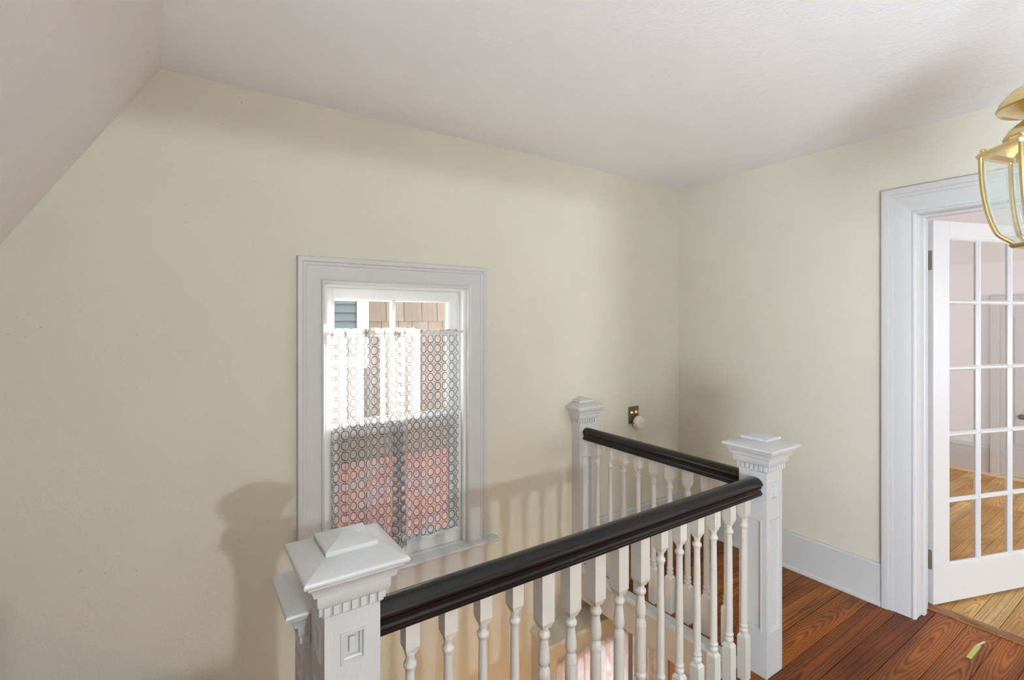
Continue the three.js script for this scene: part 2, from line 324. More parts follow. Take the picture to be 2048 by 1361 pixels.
// ---------------------------------------------------------------- curtained window
{
  const w = structure('window_1', 'white double-hung window with a wide painted casing');
  const cp = [[-0.001, 0], [-0.001, 0.012], [0.004, 0.02], [0.01, 0.02], [0.013, 0.014], [0.018, 0.016], [0.024, 0.017], [0.075, 0.019], [0.078, 0.022], [0.09, 0.024], [0.093, 0.029], [0.104, 0.031], [0.112, 0.03], [0.114, 0.026], [0.114, 0]];
  const fr = (u, v, o) => [u, v, ZB + o];
  casing(WIN.x0, WIN.x1, WIN.y0, WIN.y1, cp, fr).forEach((g) => part('casing', g, M.trim, w));
  // jamb lining, parting stops
  const lining = [[0, 0.0], [0.02, 0.0], [0.02, -0.16], [0, -0.16]];
  casing(WIN.x0, WIN.x1, WIN.y0, WIN.y1, lining, fr).forEach((g) => part('jamb', g, M.sash, w));
  casing(WIN.x0, WIN.x1, WIN.y0, WIN.y1, [[0, -0.002], [0, -0.03], [-0.012, -0.03], [-0.016, -0.024], [-0.016, -0.002]], fr).forEach((g) => part('stop', g, M.sash, w));
  casing(WIN.x0, WIN.x1, WIN.y0, WIN.y1, [[0, -0.068], [0, -0.078], [-0.012, -0.078], [-0.012, -0.068]], fr).forEach((g) => part('parting_bead', g, M.sash, w));
  // stool and apron
  part('stool', bar([[-0.17, -0.05], [0.052, -0.022], [0.062, -0.018], [0.066, -0.011], [0.062, -0.003], [0.054, 0], [-0.17, 0]], (a, y) => [WIN.x0 - 0.17, WIN.y0 + y, ZB + Math.max(a, 0.0)], (a, y) => [WIN.x1 + 0.17, WIN.y0 + y, ZB + Math.max(a, 0.0)]), M.trim, w);
  part('sill', span(WIN.x0 - 0.02, WIN.x1 + 0.02, WIN.y0 - 0.05, WIN.y0, ZB - 0.16, ZB), M.sash, w);
  part('apron', bar([[0, -0.022], [0.02, -0.022], [0.02, -0.2], [0.014, -0.21], [0, -0.21]], (a, y) => [WIN.x0 - 0.112, WIN.y0 + y, ZB + a], (a, y) => [WIN.x1 + 0.112, WIN.y0 + y, ZB + a]), M.trim, w);
  // sashes
  const mid = 0.968;
  function sash(name, y0, y1, zc, lo, hi, muntin) {
    const x0 = WIN.x0 + 0.003, x1 = WIN.x1 - 0.003, st = 0.055, z0 = zc - 0.018, z1 = zc + 0.018;
    const s = new THREE.Group(); s.name = name; w.add(s);
    part('stile', rbox(x0, x0 + st, y0, y1, z0, z1, 0.002), M.sash, s);
    part('stile', rbox(x1 - st, x1, y0, y1, z0, z1, 0.002), M.sash, s);
    part('rail', rbox(x0 + st, x1 - st, y0, y0 + lo, z0, z1, 0.002), M.sash, s);
    part('rail', rbox(x0 + st, x1 - st, y1 - hi, y1, z0, z1, 0.002), M.sash, s);
    const gx0 = x0 + st, gx1 = x1 - st, gy0 = y0 + lo, gy1 = y1 - hi, m = (gx0 + gx1) / 2 - 0.008;
    for (const g of casing(gx0, gx1, gy0, gy1, [[0, -0.012], [0, 0.014], [-0.005, 0.014], [-0.011, 0.004], [-0.011, -0.012]], (u, v, o) => [u, v, zc + o], true)) part('glazing_bead', g, M.sash, s);
    if (muntin) part('muntin', rbox(m - 0.011, m + 0.011, gy0, gy1, z0 + 0.004, z1 - 0.002, 0.005), M.sash, s);
    const g = muntin ? [[gx0, m], [m, gx1]] : [[gx0, gx1]];
    for (const [a, b] of g) part('pane', span(a, b, gy0, gy1, zc - 0.006, zc - 0.003), M.glass, s);
  }
  sash('upper_sash', mid - 0.02, WIN.y1 - 0.002, ZB - 0.098, 0.04, 0.062, true);
  sash('lower_sash', WIN.y0 + 0.001, mid + 0.02, ZB - 0.05, 0.072, 0.04, false);
  // half insect screen outside the lower sash
  const sc = new THREE.Group(); sc.name = 'insect_screen'; w.add(sc);
  const scr = new THREE.MeshStandardMaterial({ color: lin(0.05, 0.05, 0.05), roughness: 0.9, transparent: true, opacity: 0.2, side: THREE.DoubleSide });
  part('mesh_cloth', span(WIN.x0 + 0.03, WIN.x1 - 0.03, WIN.y0 + 0.03, mid - 0.03, ZB - 0.141, ZB - 0.139), scr, sc, 'dark insect mesh');
  for (const g of casing(WIN.x0 + 0.03, WIN.x1 - 0.03, WIN.y0 + 0.03, mid - 0.03, [[-0.004, -0.146], [-0.004, -0.132], [0.028, -0.132], [0.028, -0.146]], (u, v, o) => [u, v, ZB + o], true)) part('screen_frame', g, new THREE.MeshStandardMaterial({ color: lin(0.11, 0.065, 0.035), roughness: 0.6 }), sc, 'dark brown screen frame');
}
// café curtain: printed rings on a sheer ground, gathered on a tension rod
{
  const CW = 0.040, CH = 0.0485, N = 96;
  const inkA = (u, v) => {                                  // u, v in one cell, metres from its middle
    const x = (u - 0.5) * CW, y = (v - 0.5) * CH;
    const e = Math.hypot(x / 0.0155, y / 0.0195), ring = Math.abs(e - 1) * 0.017;
    let a = Math.max(0, 1 - Math.max(0, ring - 0.0014) / 0.0009);
    const e2 = Math.hypot(x / 0.0195, y / 0.0238), r2 = Math.abs(e2 - 1) * 0.02;
    a = Math.max(a, 0.55 * Math.max(0, 1 - Math.max(0, r2 - 0.0006) / 0.0008));
    const cx = Math.min(u, 1 - u) * CW, cy = Math.min(v, 1 - v) * CH;
    if (cx * 1.2 + cy * 1.8 < 0.0055) a = Math.max(a, 0.9);
    return a;
  };
  const cell = (x, y) => inkA((x % N) / N, (y % N) / N);
  const color = tex(N, N, (x, y, o) => { const a = cell(x, y); o[0] = 235 + (78 - 235) * a; o[1] = 236 + (70 - 236) * a; o[2] = 240 + (58 - 240) * a; }, true);
  const alpha = tex(N, N, (x, y, o) => { const a = cell(x, y), weave = 0.06 * (hash(x >> 1, y >> 1, 3) - 0.5); o[0] = o[1] = o[2] = 255 * Math.min(1, 0.30 + weave + 0.62 * a); });
  const cloth = new THREE.MeshPhysicalMaterial({ map: color, alphaMap: alpha, transparent: true, roughness: 1, transmission: 0.55, thickness: 0, side: THREE.DoubleSide });
  const x0 = 0.562, x1 = 1.222, top = 1.432, bottom = 0.388, nu = 260, nv = 90;
  const pos = [], uv = [], idx = [];
  const z0 = ZB - 0.012;
  function at(s, t) {                                       // s along the cloth 0..1, t from top 0 to hem 1
    let x = x0 + (x1 - x0) * s, z = z0;
    const full = s < 0.62 ? 1 : Math.max(0, 1 - (s - 0.62) / 0.1);
    z += full * 0.017 * Math.sin(s * 56 + 1.6 * Math.sin(s * 13)) * (0.75 + 0.25 * t);
    x += full * 0.019 * Math.sin(s * 56 + 1.6 * Math.sin(s * 13) + 1.9) * (1 - 0.3 * t);
    z += full * 0.004 * Math.sin(s * 190) * Math.exp(-t * 9);
    z += (1 - full) * 0.002 * Math.sin(s * 30 + t * 3);
    // the deep S-fold in the middle, deeper towards the hem
    const c = (s - 0.49) / 0.085, w = Math.exp(-c * c) * (0.35 + 0.65 * t);
    x += w * -0.075 * Math.sin(c * 2.5); z += w * 0.018 * Math.cos(c * 2.5);
    const edge = Math.exp(-(((s - 0.98) / 0.02) ** 2)); z += edge * 0.006;
    const hem = bottom - 0.022 * Math.exp(-(((s - 0.5) / 0.06) ** 2)) + 0.004 * Math.sin(s * 40) - 0.012 * (1 - s);
    let y = top + (hem - top) * t;
    if (t < 0.025) z += (0.006) * Math.cos(t / 0.025 * Math.PI);
    return [x, y, z];
  }
  let len = [0];
  for (let i = 1; i <= nu; i++) { const a = at((i - 1) / nu, 0.5), b = at(i / nu, 0.5); len[i] = len[i - 1] + Math.hypot(b[0] - a[0], b[2] - a[2]); }
  for (let j = 0; j <= nv; j++) for (let i = 0; i <= nu; i++) {
    const p = at(i / nu, j / nv); pos.push(...p); uv.push(len[i] / CW, (p[1] - bottom) / CH);
    if (i < nu && j < nv) { const k = j * (nu + 1) + i; idx.push(k, k + nu + 1, k + 1, k + 1, k + nu + 1, k + nu + 2); }
  }
  const g = new THREE.BufferGeometry();
  g.setAttribute('position', new THREE.Float32BufferAttribute(pos, 3)); g.setAttribute('uv', new THREE.Float32BufferAttribute(uv, 2)); g.setIndex(idx); g.computeVertexNormals();
  const c = group('cafe_curtain', 'sheer white café curtain printed with dark rings hanging in the window', 'curtain');
  part('cloth', g, cloth, c);
  // ruffled heading and narrow frayed hem
  const ruff = [], ri = [];
  const solid = new THREE.MeshPhysicalMaterial({ color: lin(0.86, 0.84, 0.80), roughness: 1, transmission: 0.5, thickness: 0, side: THREE.DoubleSide });
  for (let i = 0; i <= 260; i++) { const s = i / 260, k = s < 0.62 ? 1 : 0.25, p = at(s, 0); ruff.push(p[0], top + 0.008 * k + 0.003 * k * Math.sin(s * 230), z0 + 0.011 * k * Math.sin(s * 210), p[0], top - 0.012, z0 + 0.0075, p[0], top - 0.03, z0 + 0.009 * k * Math.sin(s * 210 + 1)); if (i < 260) for (let r = 0; r < 2; r++) { const a = i * 3 + r; ri.push(a, a + 1, a + 3, a + 3, a + 1, a + 4); } }
  const rg = new THREE.BufferGeometry(); rg.setAttribute('position', new THREE.Float32BufferAttribute(ruff, 3)); rg.setIndex(ri); rg.computeVertexNormals();
  part('heading', rg, solid, c, 'white gathered heading');
  const hp = [], hi = [];
  for (let i = 0; i <= 260; i++) { const s = i / 260, p = at(s, 1); hp.push(p[0], p[1] + 0.004, p[2] + 0.001, p[0], p[1] - 0.012 - 0.006 * hash(i, 3, 5), p[2] + 0.002); if (i < 260) { const a = i * 2; hi.push(a, a + 1, a + 2, a + 2, a + 1, a + 3); } }
  const hg = new THREE.BufferGeometry(); hg.setAttribute('position', new THREE.Float32BufferAttribute(hp, 3)); hg.setIndex(hi); hg.computeVertexNormals();
  part('fringe', hg, solid, c, 'frayed white hem');
  const rod = group('curtain_rod', 'thin pale tension rod holding the ring-printed curtain', 'curtain rod');
  part('tube', new THREE.CylinderGeometry(0.0045, 0.0045, WIN.x1 - WIN.x0 - 0.034, 12).rotateZ(Math.PI / 2).translate((WIN.x0 + WIN.x1) / 2, top - 0.012, z0), M.rod, rod);
  for (const s of [-1, 1]) part('end_cap', new THREE.CylinderGeometry(0.0075, 0.0075, 0.012, 12).rotateZ(Math.PI / 2).translate((WIN.x0 + WIN.x1) / 2 + s * ((WIN.x1 - WIN.x0) / 2 - 0.0225), top - 0.012, z0), M.rod, rod);
}

// ---------------------------------------------------------------- door casing and glazed door
{
  const t = structure('trim_1', 'wide white casing round the glazed door opening');
  const cp = [[-0.002, 0], [-0.002, 0.012], [0.004, 0.021], [0.012, 0.022], [0.015, 0.016], [0.02, 0.018], [0.09, 0.02], [0.093, 0.024], [0.108, 0.026], [0.111, 0.031], [0.126, 0.033], [0.138, 0.032], [0.14, 0.028], [0.14, 0]];
  casing(DOOR.z0, DOOR.z1, 0, DOOR.top, cp, (u, v, o) => [XE - o, v, u]).forEach((g) => part('casing', g, M.trim, t));
  casing(DOOR.z0, DOOR.z1, 0, DOOR.top, [[0, 0.002], [0.02, 0.002], [0.02, -0.152], [0, -0.152]], (u, v, o) => [XE - o, v, u]).forEach((g) => part('jamb', g, M.trim, t));
  casing(DOOR.z0, DOOR.z1, 0, DOOR.top, [[0, -0.06], [0, -0.1], [-0.011, -0.1], [-0.013, -0.096], [-0.013, -0.064], [-0.011, -0.06]], (u, v, o) => [XE - o, v, u]).forEach((g) => part('stop', g, M.trim, t));
  casing(DOOR.z0, DOOR.z1, 0, DOOR.top, [[0.004, 0], [0.12, 0], [0.12, 0.02], [0.004, 0.02]], (u, v, o) => [FX0 + o, v, u]).forEach((g) => part('far_casing', g, M.trim, t));

  const d = structure('door_1', 'white fifteen-pane glazed door standing open into the next room');
  d.position.set(3.214, 0, -0.882);
  d.rotation.y = -Math.atan2(0.329, 0.944);
  const wd = 0.918, T = 0.036, b = 0.012, top = 1.995, st = 0.113, gy0 = 0.2, gy1 = 1.908, mun = 0.026;
  part('stile', rbox(0, st, b, top, -T, 0, 0.002), M.door, d);
  part('stile', rbox(wd - st, wd, b, top, -T, 0, 0.002), M.door, d);
  part('rail', rbox(st, wd - st, b, gy0, -T, 0, 0.002), M.door, d, 'bottom rail');
  part('rail', rbox(st, wd - st, gy1, top, -T, 0, 0.002), M.door, d, 'top rail');
  const pw = (wd - 2 * st - 2 * mun) / 3, ph = (gy1 - gy0 - 4 * mun) / 5;
  const mp = (L) => [[-mun / 2, -0.016], [-mun / 2, -0.02], [-0.005, -0.032], [0.005, -0.032], [mun / 2, -0.02], [mun / 2, -0.016], [0.005, -0.004], [-0.005, -0.004]];
  for (let i = 0; i < 2; i++) { const c = st + (pw + mun) * (i + 1) - mun / 2; part('muntin', bar(mp(), (a, z) => [c + a, gy0, z], (a, z) => [c + a, gy1, z]), M.door, d); }
  for (let j = 0; j < 4; j++) { const c = gy0 + (ph + mun) * (j + 1) - mun / 2; part('muntin', bar(mp(), (a, z) => [st, c + a, z], (a, z) => [wd - st, c + a, z]), M.door, d); }
  for (const g of casing(st, wd - st, gy0, gy1, [[0, -0.03], [0, -0.004], [-0.004, -0.005], [-0.01, -0.014], [-0.01, -0.022], [-0.004, -0.03]], (u, v, o) => [u, v, o], true)) part('glazing_bead', g, M.door, d);
  const wavy = new THREE.MeshPhysicalMaterial({ color: 0xffffff, roughness: 0.0, transmission: 1, thickness: 0, ior: 1.5 });
  for (let i = 0; i < 3; i++) for (let j = 0; j < 5; j++) part('pane', span(st + i * (pw + mun), st + i * (pw + mun) + pw, gy0 + j * (ph + mun), gy0 + j * (ph + mun) + ph, -0.0195, -0.0165), wavy, d);
  for (const y of [0.24, 1.79]) {
    const h = new THREE.Group(); h.name = 'hinge'; h.userData.label = 'worn metal butt hinge'; d.add(h);
    part('leaf', rbox(-0.0015, 0.001, y - 0.05, y + 0.05, -T + 0.002, -0.006, 0.0005), M.steel, h);
    part('knuckle', new THREE.CylinderGeometry(0.006, 0.006, 0.1, 10).translate(-0.006, y, -T - 0.004), M.steel, h);
  }
  part('knob', lathe([[0.0001, 0.07], [0.016, 0.068], [0.025, 0.058], [0.026, 0.048], [0.016, 0.036], [0.009, 0.028], [0.009, 0.006], [0.024, 0.005], [0.025, 0], [0.0001, 0]]).rotateX(Math.PI / 2).translate(wd - st / 2, 0.95, 0), M.darkKnob, d, 'dark brass knob');
}

// ---------------------------------------------------------------- newel posts
const NW = 0.0605;                                           // half width of a shaft
function newel(name, label, x, z, faces, baseY = 0, drop = 0, half = false) {
  const n = group(name, label, 'newel post', 'newel posts of the stair railing');
  n.position.set(x, drop, z);
  const keep = (g) => {                                      // a post against the wall is cut off at the wall
    if (!half) return g;
    const p = g.attributes.position; for (let i = 0; i < p.count; i++) if (p.getZ(i) < half) p.setZ(i, half);
    return g;
  };
  const D = 0.012, y0 = baseY - drop;
  part('shaft', keep(squareLathe([[NW - D, y0], [NW - D, 0.87]])), M.newel, n);
  for (const turn of [0, -Math.PI / 2, Math.PI, Math.PI / 2]) {          // face boards with the panel openings cut out
    const f = faces.find((q) => Math.abs(q.turn - turn) < 0.01) || {}, w = Math.abs(Math.sin(turn)) > 0.5 ? NW - D : NW;
    const holes = [];
    if (f.small) holes.push([-0.0245, 0.0245, 0.737, 0.802]);
    if (f.long) holes.push([-0.036, 0.036, f.long[0] - 0.008, f.long[1] + 0.008]);
    part('face_board', keep(metreUV(wallWithHole(-w, w, y0, 0.87, holes, D).translate(0, 0, NW - D)).rotateY(turn)), M.newel, n);
  }
  const cap = new THREE.Group(); cap.name = 'cap'; n.add(cap);
  part('cornice', keep(squareLathe([[NW, 0.848], [0.064, 0.852], [0.066, 0.856], [0.066, 0.876], [0.0725, 0.877], [0.076, 0.882], [0.079, 0.888], [0.079, 0.906], [0.082, 0.909], [0.088, 0.911], [0.089, 0.916], [0.093, 0.926], [0.099, 0.933], [0.102, 0.936], [0.102, 0.941], [0.107, 0.942], [0.111, 0.945], [0.112, 0.95], [0.11, 0.955], [0.107, 0.957], [0.06, 0.976]])), M.newel, cap);
  part('top_tier', keep(squareLathe([[0.054, 0.972], [0.0565, 0.976], [0.0575, 0.981], [0.0565, 0.986], [0.053, 0.988], [0.0015, 1.006]])), M.newel, cap);
  const dw = 0.0125, pitch = 0.0193;
  for (const f of faces) for (let i = -3; i <= 3; i++) {
    const g = rbox(-dw / 2, dw / 2, 0.856, 0.876, 0.065, 0.0725, 0.001, 1).translate(i * pitch, 0, 0);
    g.rotateY(f.turn); if (half) { const c = new THREE.Box3().setFromBufferAttribute(g.attributes.position); if (c.min.z < half) continue; }
    part('dentil', g, M.newel, cap);
  }
  const mould = [[0.003, 0], [0.002, 0.0025], [-0.002, 0.0025], [-0.003, -0.001], [-0.0045, -0.004], [-0.008, -0.0055], [-0.0095, -0.0085], [-0.0095, -0.0125], [0.003, -0.0125]];
  for (const f of faces) {
    const at = (u, v, o) => [u, v, NW + o];
    if (f.small) part('small_panel', merge(casing(-0.0245, 0.0245, 0.737, 0.802, mould, at, true).concat([rbox(-0.0075, 0.0075, 0.752, 0.787, NW - 0.0125, NW - 0.004, 0.003)])).rotateY(f.turn), M.newel, n, 'small sunk square panel');
    if (f.long) part('long_panel', keep(merge(casing(-0.036, 0.036, f.long[0] - 0.008, f.long[1] + 0.008, mould, at, true)).rotateY(f.turn)), M.newel, n, 'tall sunk panel');
  }
  return n;
}
const FRONT = 0, LEFT = -Math.PI / 2, BACK = Math.PI, RIGHT = Math.PI / 2;
newel('newel_post', 'large white panelled newel post where the black rail starts at the stair head', 0.315, ZR, [{ turn: FRONT, small: 1, long: [0.2, 0.66] }, { turn: LEFT, small: 1, long: [0.2, 0.66] }, { turn: BACK }, { turn: RIGHT, long: [0.2, 0.66] }]);
newel('newel_post', 'white panelled corner newel post where the two black rails meet', XR, ZR, [{ turn: FRONT, small: 1, long: [0.19, 0.64] }, { turn: LEFT, long: [0.19, 0.64] }, { turn: BACK, long: [0.19, 0.64] }, { turn: RIGHT, small: 1, long: [0.19, 0.64] }]);
newel('newel_post', 'white half newel post fixed against the wall at the end of the rail', XR, -2.29, [{ turn: FRONT, long: [0.19, 0.64] }, { turn: LEFT }, { turn: RIGHT }], -0.02, 0, -0.012);
newel('newel_post', 'lower white newel post tucked behind the large stair head newel', 0.311, -1.327, [{ turn: FRONT }, { turn: LEFT, small: 1, long: [0.2, 0.66] }, { turn: BACK }, { turn: RIGHT }], -0.189, -0.152);

// ---------------------------------------------------------------- handrails
const hr = [[0, 0.8235], [0.01, 0.8225], [0.02, 0.819], [0.028, 0.8125], [0.033, 0.805], [0.0358, 0.7985], [0.0352, 0.7945], [0.0325, 0.792], [0.0285, 0.7915], [0.0285, 0.7885], [0.0312, 0.7875], [0.0312, 0.785], [0.0285, 0.783], [0.0262, 0.779], [0.0255, 0.7745], [0.0265, 0.770], [0.0292, 0.7675], [0.0292, 0.765], [0.0325, 0.7645], [0.0335, 0.7615], [0.0325, 0.7585], [0.03, 0.7575], [0.0305, 0.753]];
const section = hr.concat(hr.slice(1).reverse().map(([a, y]) => [-a, y]));
{
  const a = group('handrail', 'long black moulded handrail between the stair head and corner newels', 'handrail');
  part('moulding', bar(section, (o, y) => [0.315 + NW - 0.004, y, ZR + 0.01 + o], (o, y) => [XR - NW + 0.001, y, ZR + 0.01 + o], 0.7), M.rail, a);
  const b = group('handrail', 'short black moulded handrail from the corner newel to the wall newel', 'handrail');
  part('moulding', bar(section, (o, y) => [XR - 0.003 + o, y, ZR - NW + 0.001], (o, y) => [XR - 0.003 + o, y, -2.2295 - 0.001], 0.7), M.rail, b);
}

// ---------------------------------------------------------------- balusters
const RAIL = 0.7545;
function block(h, y0, y1, tipLow, tipHigh) {                // square block whose ends run out to the turning
  const r = [];
  if (tipLow) r.push([h * 0.62, y0 - tipLow]);
  r.push([h, y0], [h, y1]);
  if (tipHigh) r.push([h * 0.62, y1 + tipHigh]);
  return squareLathe(r, 0.2);
}
const slimTop = block(0.0185, 0.680, RAIL, 0.018, 0), slimBase = block(0.0185, 0.0, 0.176, 0, 0.012);
const slimTurn = lathe([[0.0001, 0.178], [0.0125, 0.18], [0.0125, 0.188], [0.0145, 0.192], [0.0175, 0.2], [0.0165, 0.206], [0.0112, 0.211], [0.0112, 0.214], [0.0162, 0.217], [0.0175, 0.221], [0.0162, 0.225], [0.0132, 0.229], [0.014, 0.24], [0.0138, 0.32], [0.0132, 0.45], [0.0122, 0.56], [0.0113, 0.618], [0.0128, 0.621], [0.0132, 0.626], [0.0162, 0.629], [0.0168, 0.634], [0.0155, 0.639], [0.0118, 0.642], [0.0112, 0.65], [0.0122, 0.658], [0.0138, 0.66], [0.014, 0.664], [0.0132, 0.666], [0.0145, 0.672], [0.0175, 0.681], [0.018, 0.69], [0.0001, 0.69]]);
const vaseTop = block(0.0225, 0.598, RAIL, 0.02, 0), vaseBase = block(0.0225, 0.0, 0.2, 0, 0.016);
const vaseTurn = lathe([[0.0001, 0.21], [0.0145, 0.215], [0.0145, 0.222], [0.0185, 0.228], [0.0195, 0.234], [0.017, 0.239], [0.012, 0.243], [0.0145, 0.252], [0.0185, 0.262], [0.02, 0.27], [0.0195, 0.277], [0.015, 0.281], [0.0178, 0.285], [0.0182, 0.3], [0.018, 0.37], [0.0176, 0.432], [0.0188, 0.435], [0.0192, 0.44], [0.0178, 0.452], [0.0145, 0.461], [0.0128, 0.465], [0.0142, 0.468], [0.0178, 0.476], [0.0182, 0.486], [0.0166, 0.506], [0.0138, 0.532], [0.0126, 0.543], [0.0132, 0.546], [0.0178, 0.55], [0.0192, 0.556], [0.0175, 0.563], [0.0132, 0.567], [0.0135, 0.575], [0.016, 0.583], [0.0001, 0.583]]);
function baluster(kind, label, grp, x, z) {
  const b = group('baluster', label, 'baluster', grp);
  b.position.set(x, 0, z);
  part('top_block', kind ? vaseTop : slimTop, M.baluster, b);
  part('turned_shaft', kind ? vaseTurn : slimTurn, M.baluster, b);
  part('base_block', kind ? vaseBase : slimBase, M.baluster, b);
}
for (let i = 0; i < 15; i++) {
  const x = 0.472 + i * 0.10443;
  if (i < 4) baluster(0, 'slim white turned baluster between the stair head newel and the thick balusters', 'slim balusters by the stair head newel', x, ZR);
  else if (i < 9) baluster(1, 'thick white baluster with a long square block and vase turning under the long rail', 'thick vase-turned balusters', x, ZR);
  else baluster(0, 'slim white turned baluster under the long rail between thick balusters and corner newel', 'slim balusters by the corner newel', x, ZR);
}
for (let i = 0; i < 9; i++) baluster(0, 'slim white turned baluster under the short rail that runs to the wall', 'balusters under the short rail', XR, -2.14 + i * 0.1045);

// ---------------------------------------------------------------- stair well: nosing, fascia, stairs, lower walls
{
  const t = structure('trim_2', 'painted nosing and fascia round the stair well opening');
  part('nosing', bar([[0, 0], [0, -0.028], [-0.02, -0.03], [-0.03, -0.024], [-0.034, -0.015], [-0.03, -0.005], [-0.02, 0.002], [0, 0.002], [0.03, 0.0015]], (a, y) => [WELL.x1 + a, y, ZB], (a, y) => [WELL.x1 + a, y, WELL.z1]), M.shoe, t, 'grey white nosing strip');
  part('nosing', bar([[0, 0.002], [0.03, 0.0015], [0, -0.028], [-0.02, -0.03], [-0.03, -0.024], [-0.034, -0.015], [-0.03, -0.005], [-0.02, 0.002]], (a, y) => [WELL.x0, y, WELL.z1 - a * 0.5], (a, y) => [WELL.x1, y, WELL.z1 - a * 0.5]), M.shoe, t, 'grey white nosing strip');
  part('fascia', span(WELL.x1 - 0.012, WELL.x1 + 0.009, -0.19, -0.03, ZB, WELL.z1), M.trim, t);
  part('fascia', span(WELL.x0, WELL.x1, -0.19, -0.03, WELL.z1 - 0.008, WELL.z1 + 0.009), M.trim, t);
  const s = group('staircase', 'painted stairs going down beside the window wall', 'stairs');
  for (let i = 0; i < 8; i++) {
    const x = WELL.x0 + 0.02 + i * 0.235, y = -0.19 * (i + 1);
    part('tread', rbox(x - 0.02, x + 0.255, y - 0.03, y, ZB + 0.004, WELL.z1 - 0.03, 0.008), hallWood[i % 5], s);
    part('riser', span(x - 0.004, x + 0.012, y, y + 0.16, ZB + 0.004, WELL.z1 - 0.03), M.trim, s);
  }
  const w = structure('wall_stair', 'warm painted wall under the landing beside the stairs');
  part('plaster', span(-0.2, 3.6, -2.9, -0.2, WELL.z1 - 0.005, WELL.z1 + 0.1), M.wall, w);
  const e = structure('wall_lower', 'end wall of the lower hall beyond the stairs');
  part('plaster', span(2.62, 2.74, -2.9, -0.2, ZB, WELL.z1), M.wall, e);
  const l = structure('wall_end', 'wall under the landing below the stair head');
  part('plaster', span(-0.2, -0.08, -2.9, -0.2, ZB, WELL.z1), M.wall, l);
  const f = structure('floor_lower', 'floor of the lower hall');
  f.userData.category = 'floor';
  part('boards', span(-0.2, 2.74, -2.9, -2.72, ZB, WELL.z1), thresholdMat, f);
  const c = structure('ceiling_lower', 'underside of the landing above the lower hall');
  c.userData.category = 'ceiling';
  part('plaster', span(WELL.x1 + 0.012, 2.72, -0.205, -0.195, ZB, WELL.z1), M.wall, c);
  // boxed ledge with lace curtains below it
  const b = structure('trim_4', 'painted boxed ledge over the lace curtains in the stair well');
  part('top', rbox(1.68, 2.6, -0.335, -0.31, ZB, -2.118, 0.005), M.wall, b);
  part('front', span(1.69, 2.6, -0.46, -0.335, -2.142, -2.128), M.wall, b);
  part('side', span(1.69, 1.72, -1.9, -0.335, ZB, -2.13), M.trim, b);
  const post = structure('trim_5', 'wooden door post beside the lace in the stair well');
  part('post', rbox(2.3, 2.34, -2.7, -0.2, -1.86, -1.82, 0.004), M.trim, post);
  part('post', rbox(2.305, 2.335, -2.7, -0.2, -1.815, -1.75, 0.004), new THREE.MeshStandardMaterial({ color: lin(0.42, 0.24, 0.11), roughness: 0.5 }), post, 'bare brown wood');
  const w4 = structure('window_4', 'small window behind the lace in the stair well');
  for (const g of casing(1.91, 2.27, -1.12, -0.45, [[-0.02, -0.1], [0.03, -0.1], [0.03, 0.002], [-0.02, 0.002]], (u, v, o) => [u, v, ZB + o], true)) part('frame', g, M.sash, w4);
  part('pane', span(1.92, 2.26, -1.1, -0.47, ZB - 0.06, ZB - 0.056), M.glass, w4);
  const d4 = new THREE.RectAreaLight(lin(0.9, 0.97, 1.06), 2.4, 0.33, 0.6); d4.position.set(2.09, -0.785, ZB - 0.05); d4.lookAt(2.09, -0.785, 0); scene.add(d4);
  const N = 256;
  const laceA = (x, y) => { const n = fbm(x / 22, y / 16, 71, 0), m = noise(x / 5, y / 5, 77); return n > 0.52 ? 1 : 0.86 + 0.14 * m; };
  const laceC = tex(N, N, (x, y, o) => { const n = fbm(x / 22 + 9, y / 34, 72, 0), k = Math.max(0, Math.min(1, (n - 0.46) * 7)); o[0] = 252 - 5 * k; o[1] = 249 - 30 * k; o[2] = 248 - 34 * k; }, true);
  const laceAl = tex(N, N, (x, y, o) => { o[0] = o[1] = o[2] = 255 * laceA(x, y); });
  const laceM = new THREE.MeshPhysicalMaterial({ map: laceC, alphaMap: laceAl, transparent: true, roughness: 1, transmission: 0.55, thickness: 0, side: THREE.DoubleSide });
  function lace(label, P, Q, yt, yb) {
    const n = 120, m = 12, pos = [], uv = [], idx = [], dx = Q[0] - P[0], dz = Q[1] - P[1], L = Math.hypot(dx, dz);
    for (let j = 0; j <= m; j++) for (let i = 0; i <= n; i++) {
      const s = i / n, t = j / m, w = 0.008 * Math.sin(s * L * 110 + 0.6 * Math.sin(s * 9)), top = yt + 0.012 * Math.sin(s * L * 150);
      pos.push(P[0] + dx * s - dz / L * w, top + (yb - top) * t, P[1] + dz * s + dx / L * w); uv.push(s * L * 3.2, t * (yt - yb) * 1.6);
      if (i < n && j < m) { const k = j * (n + 1) + i; idx.push(k, k + n + 1, k + 1, k + 1, k + n + 1, k + n + 2); }
    }
    const g = new THREE.BufferGeometry(); g.setAttribute('position', new THREE.Float32BufferAttribute(pos, 3)); g.setAttribute('uv', new THREE.Float32BufferAttribute(uv, 2)); g.setIndex(idx); g.computeVertexNormals();
    const o = group('lace_curtain', label, 'curtain'); part('cloth', g, laceM, o);
  }
  lace('white lace curtain with rusty pink pattern below the boxed ledge', [1.725, -2.105], [2.29, -2.105], -0.425, -1.2);
  lace('short white lace curtain hanging beside the wooden post in the stair well', [2.32, -2.1], [2.32, -1.88], -0.425, -1.2);
  // lamp on the lower stairs
  const lamp = group('stair_lamp', 'warm round lamp low in the stair well', 'lamp');
  lamp.position.set(1.3, -0.81, -1.5);
  part('base', lathe([[0.0001, 0.1], [0.05, 0.1], [0.06, 0.0], [0.0001, 0]]).translate(0, -0.14, 0), M.brassDull, lamp);
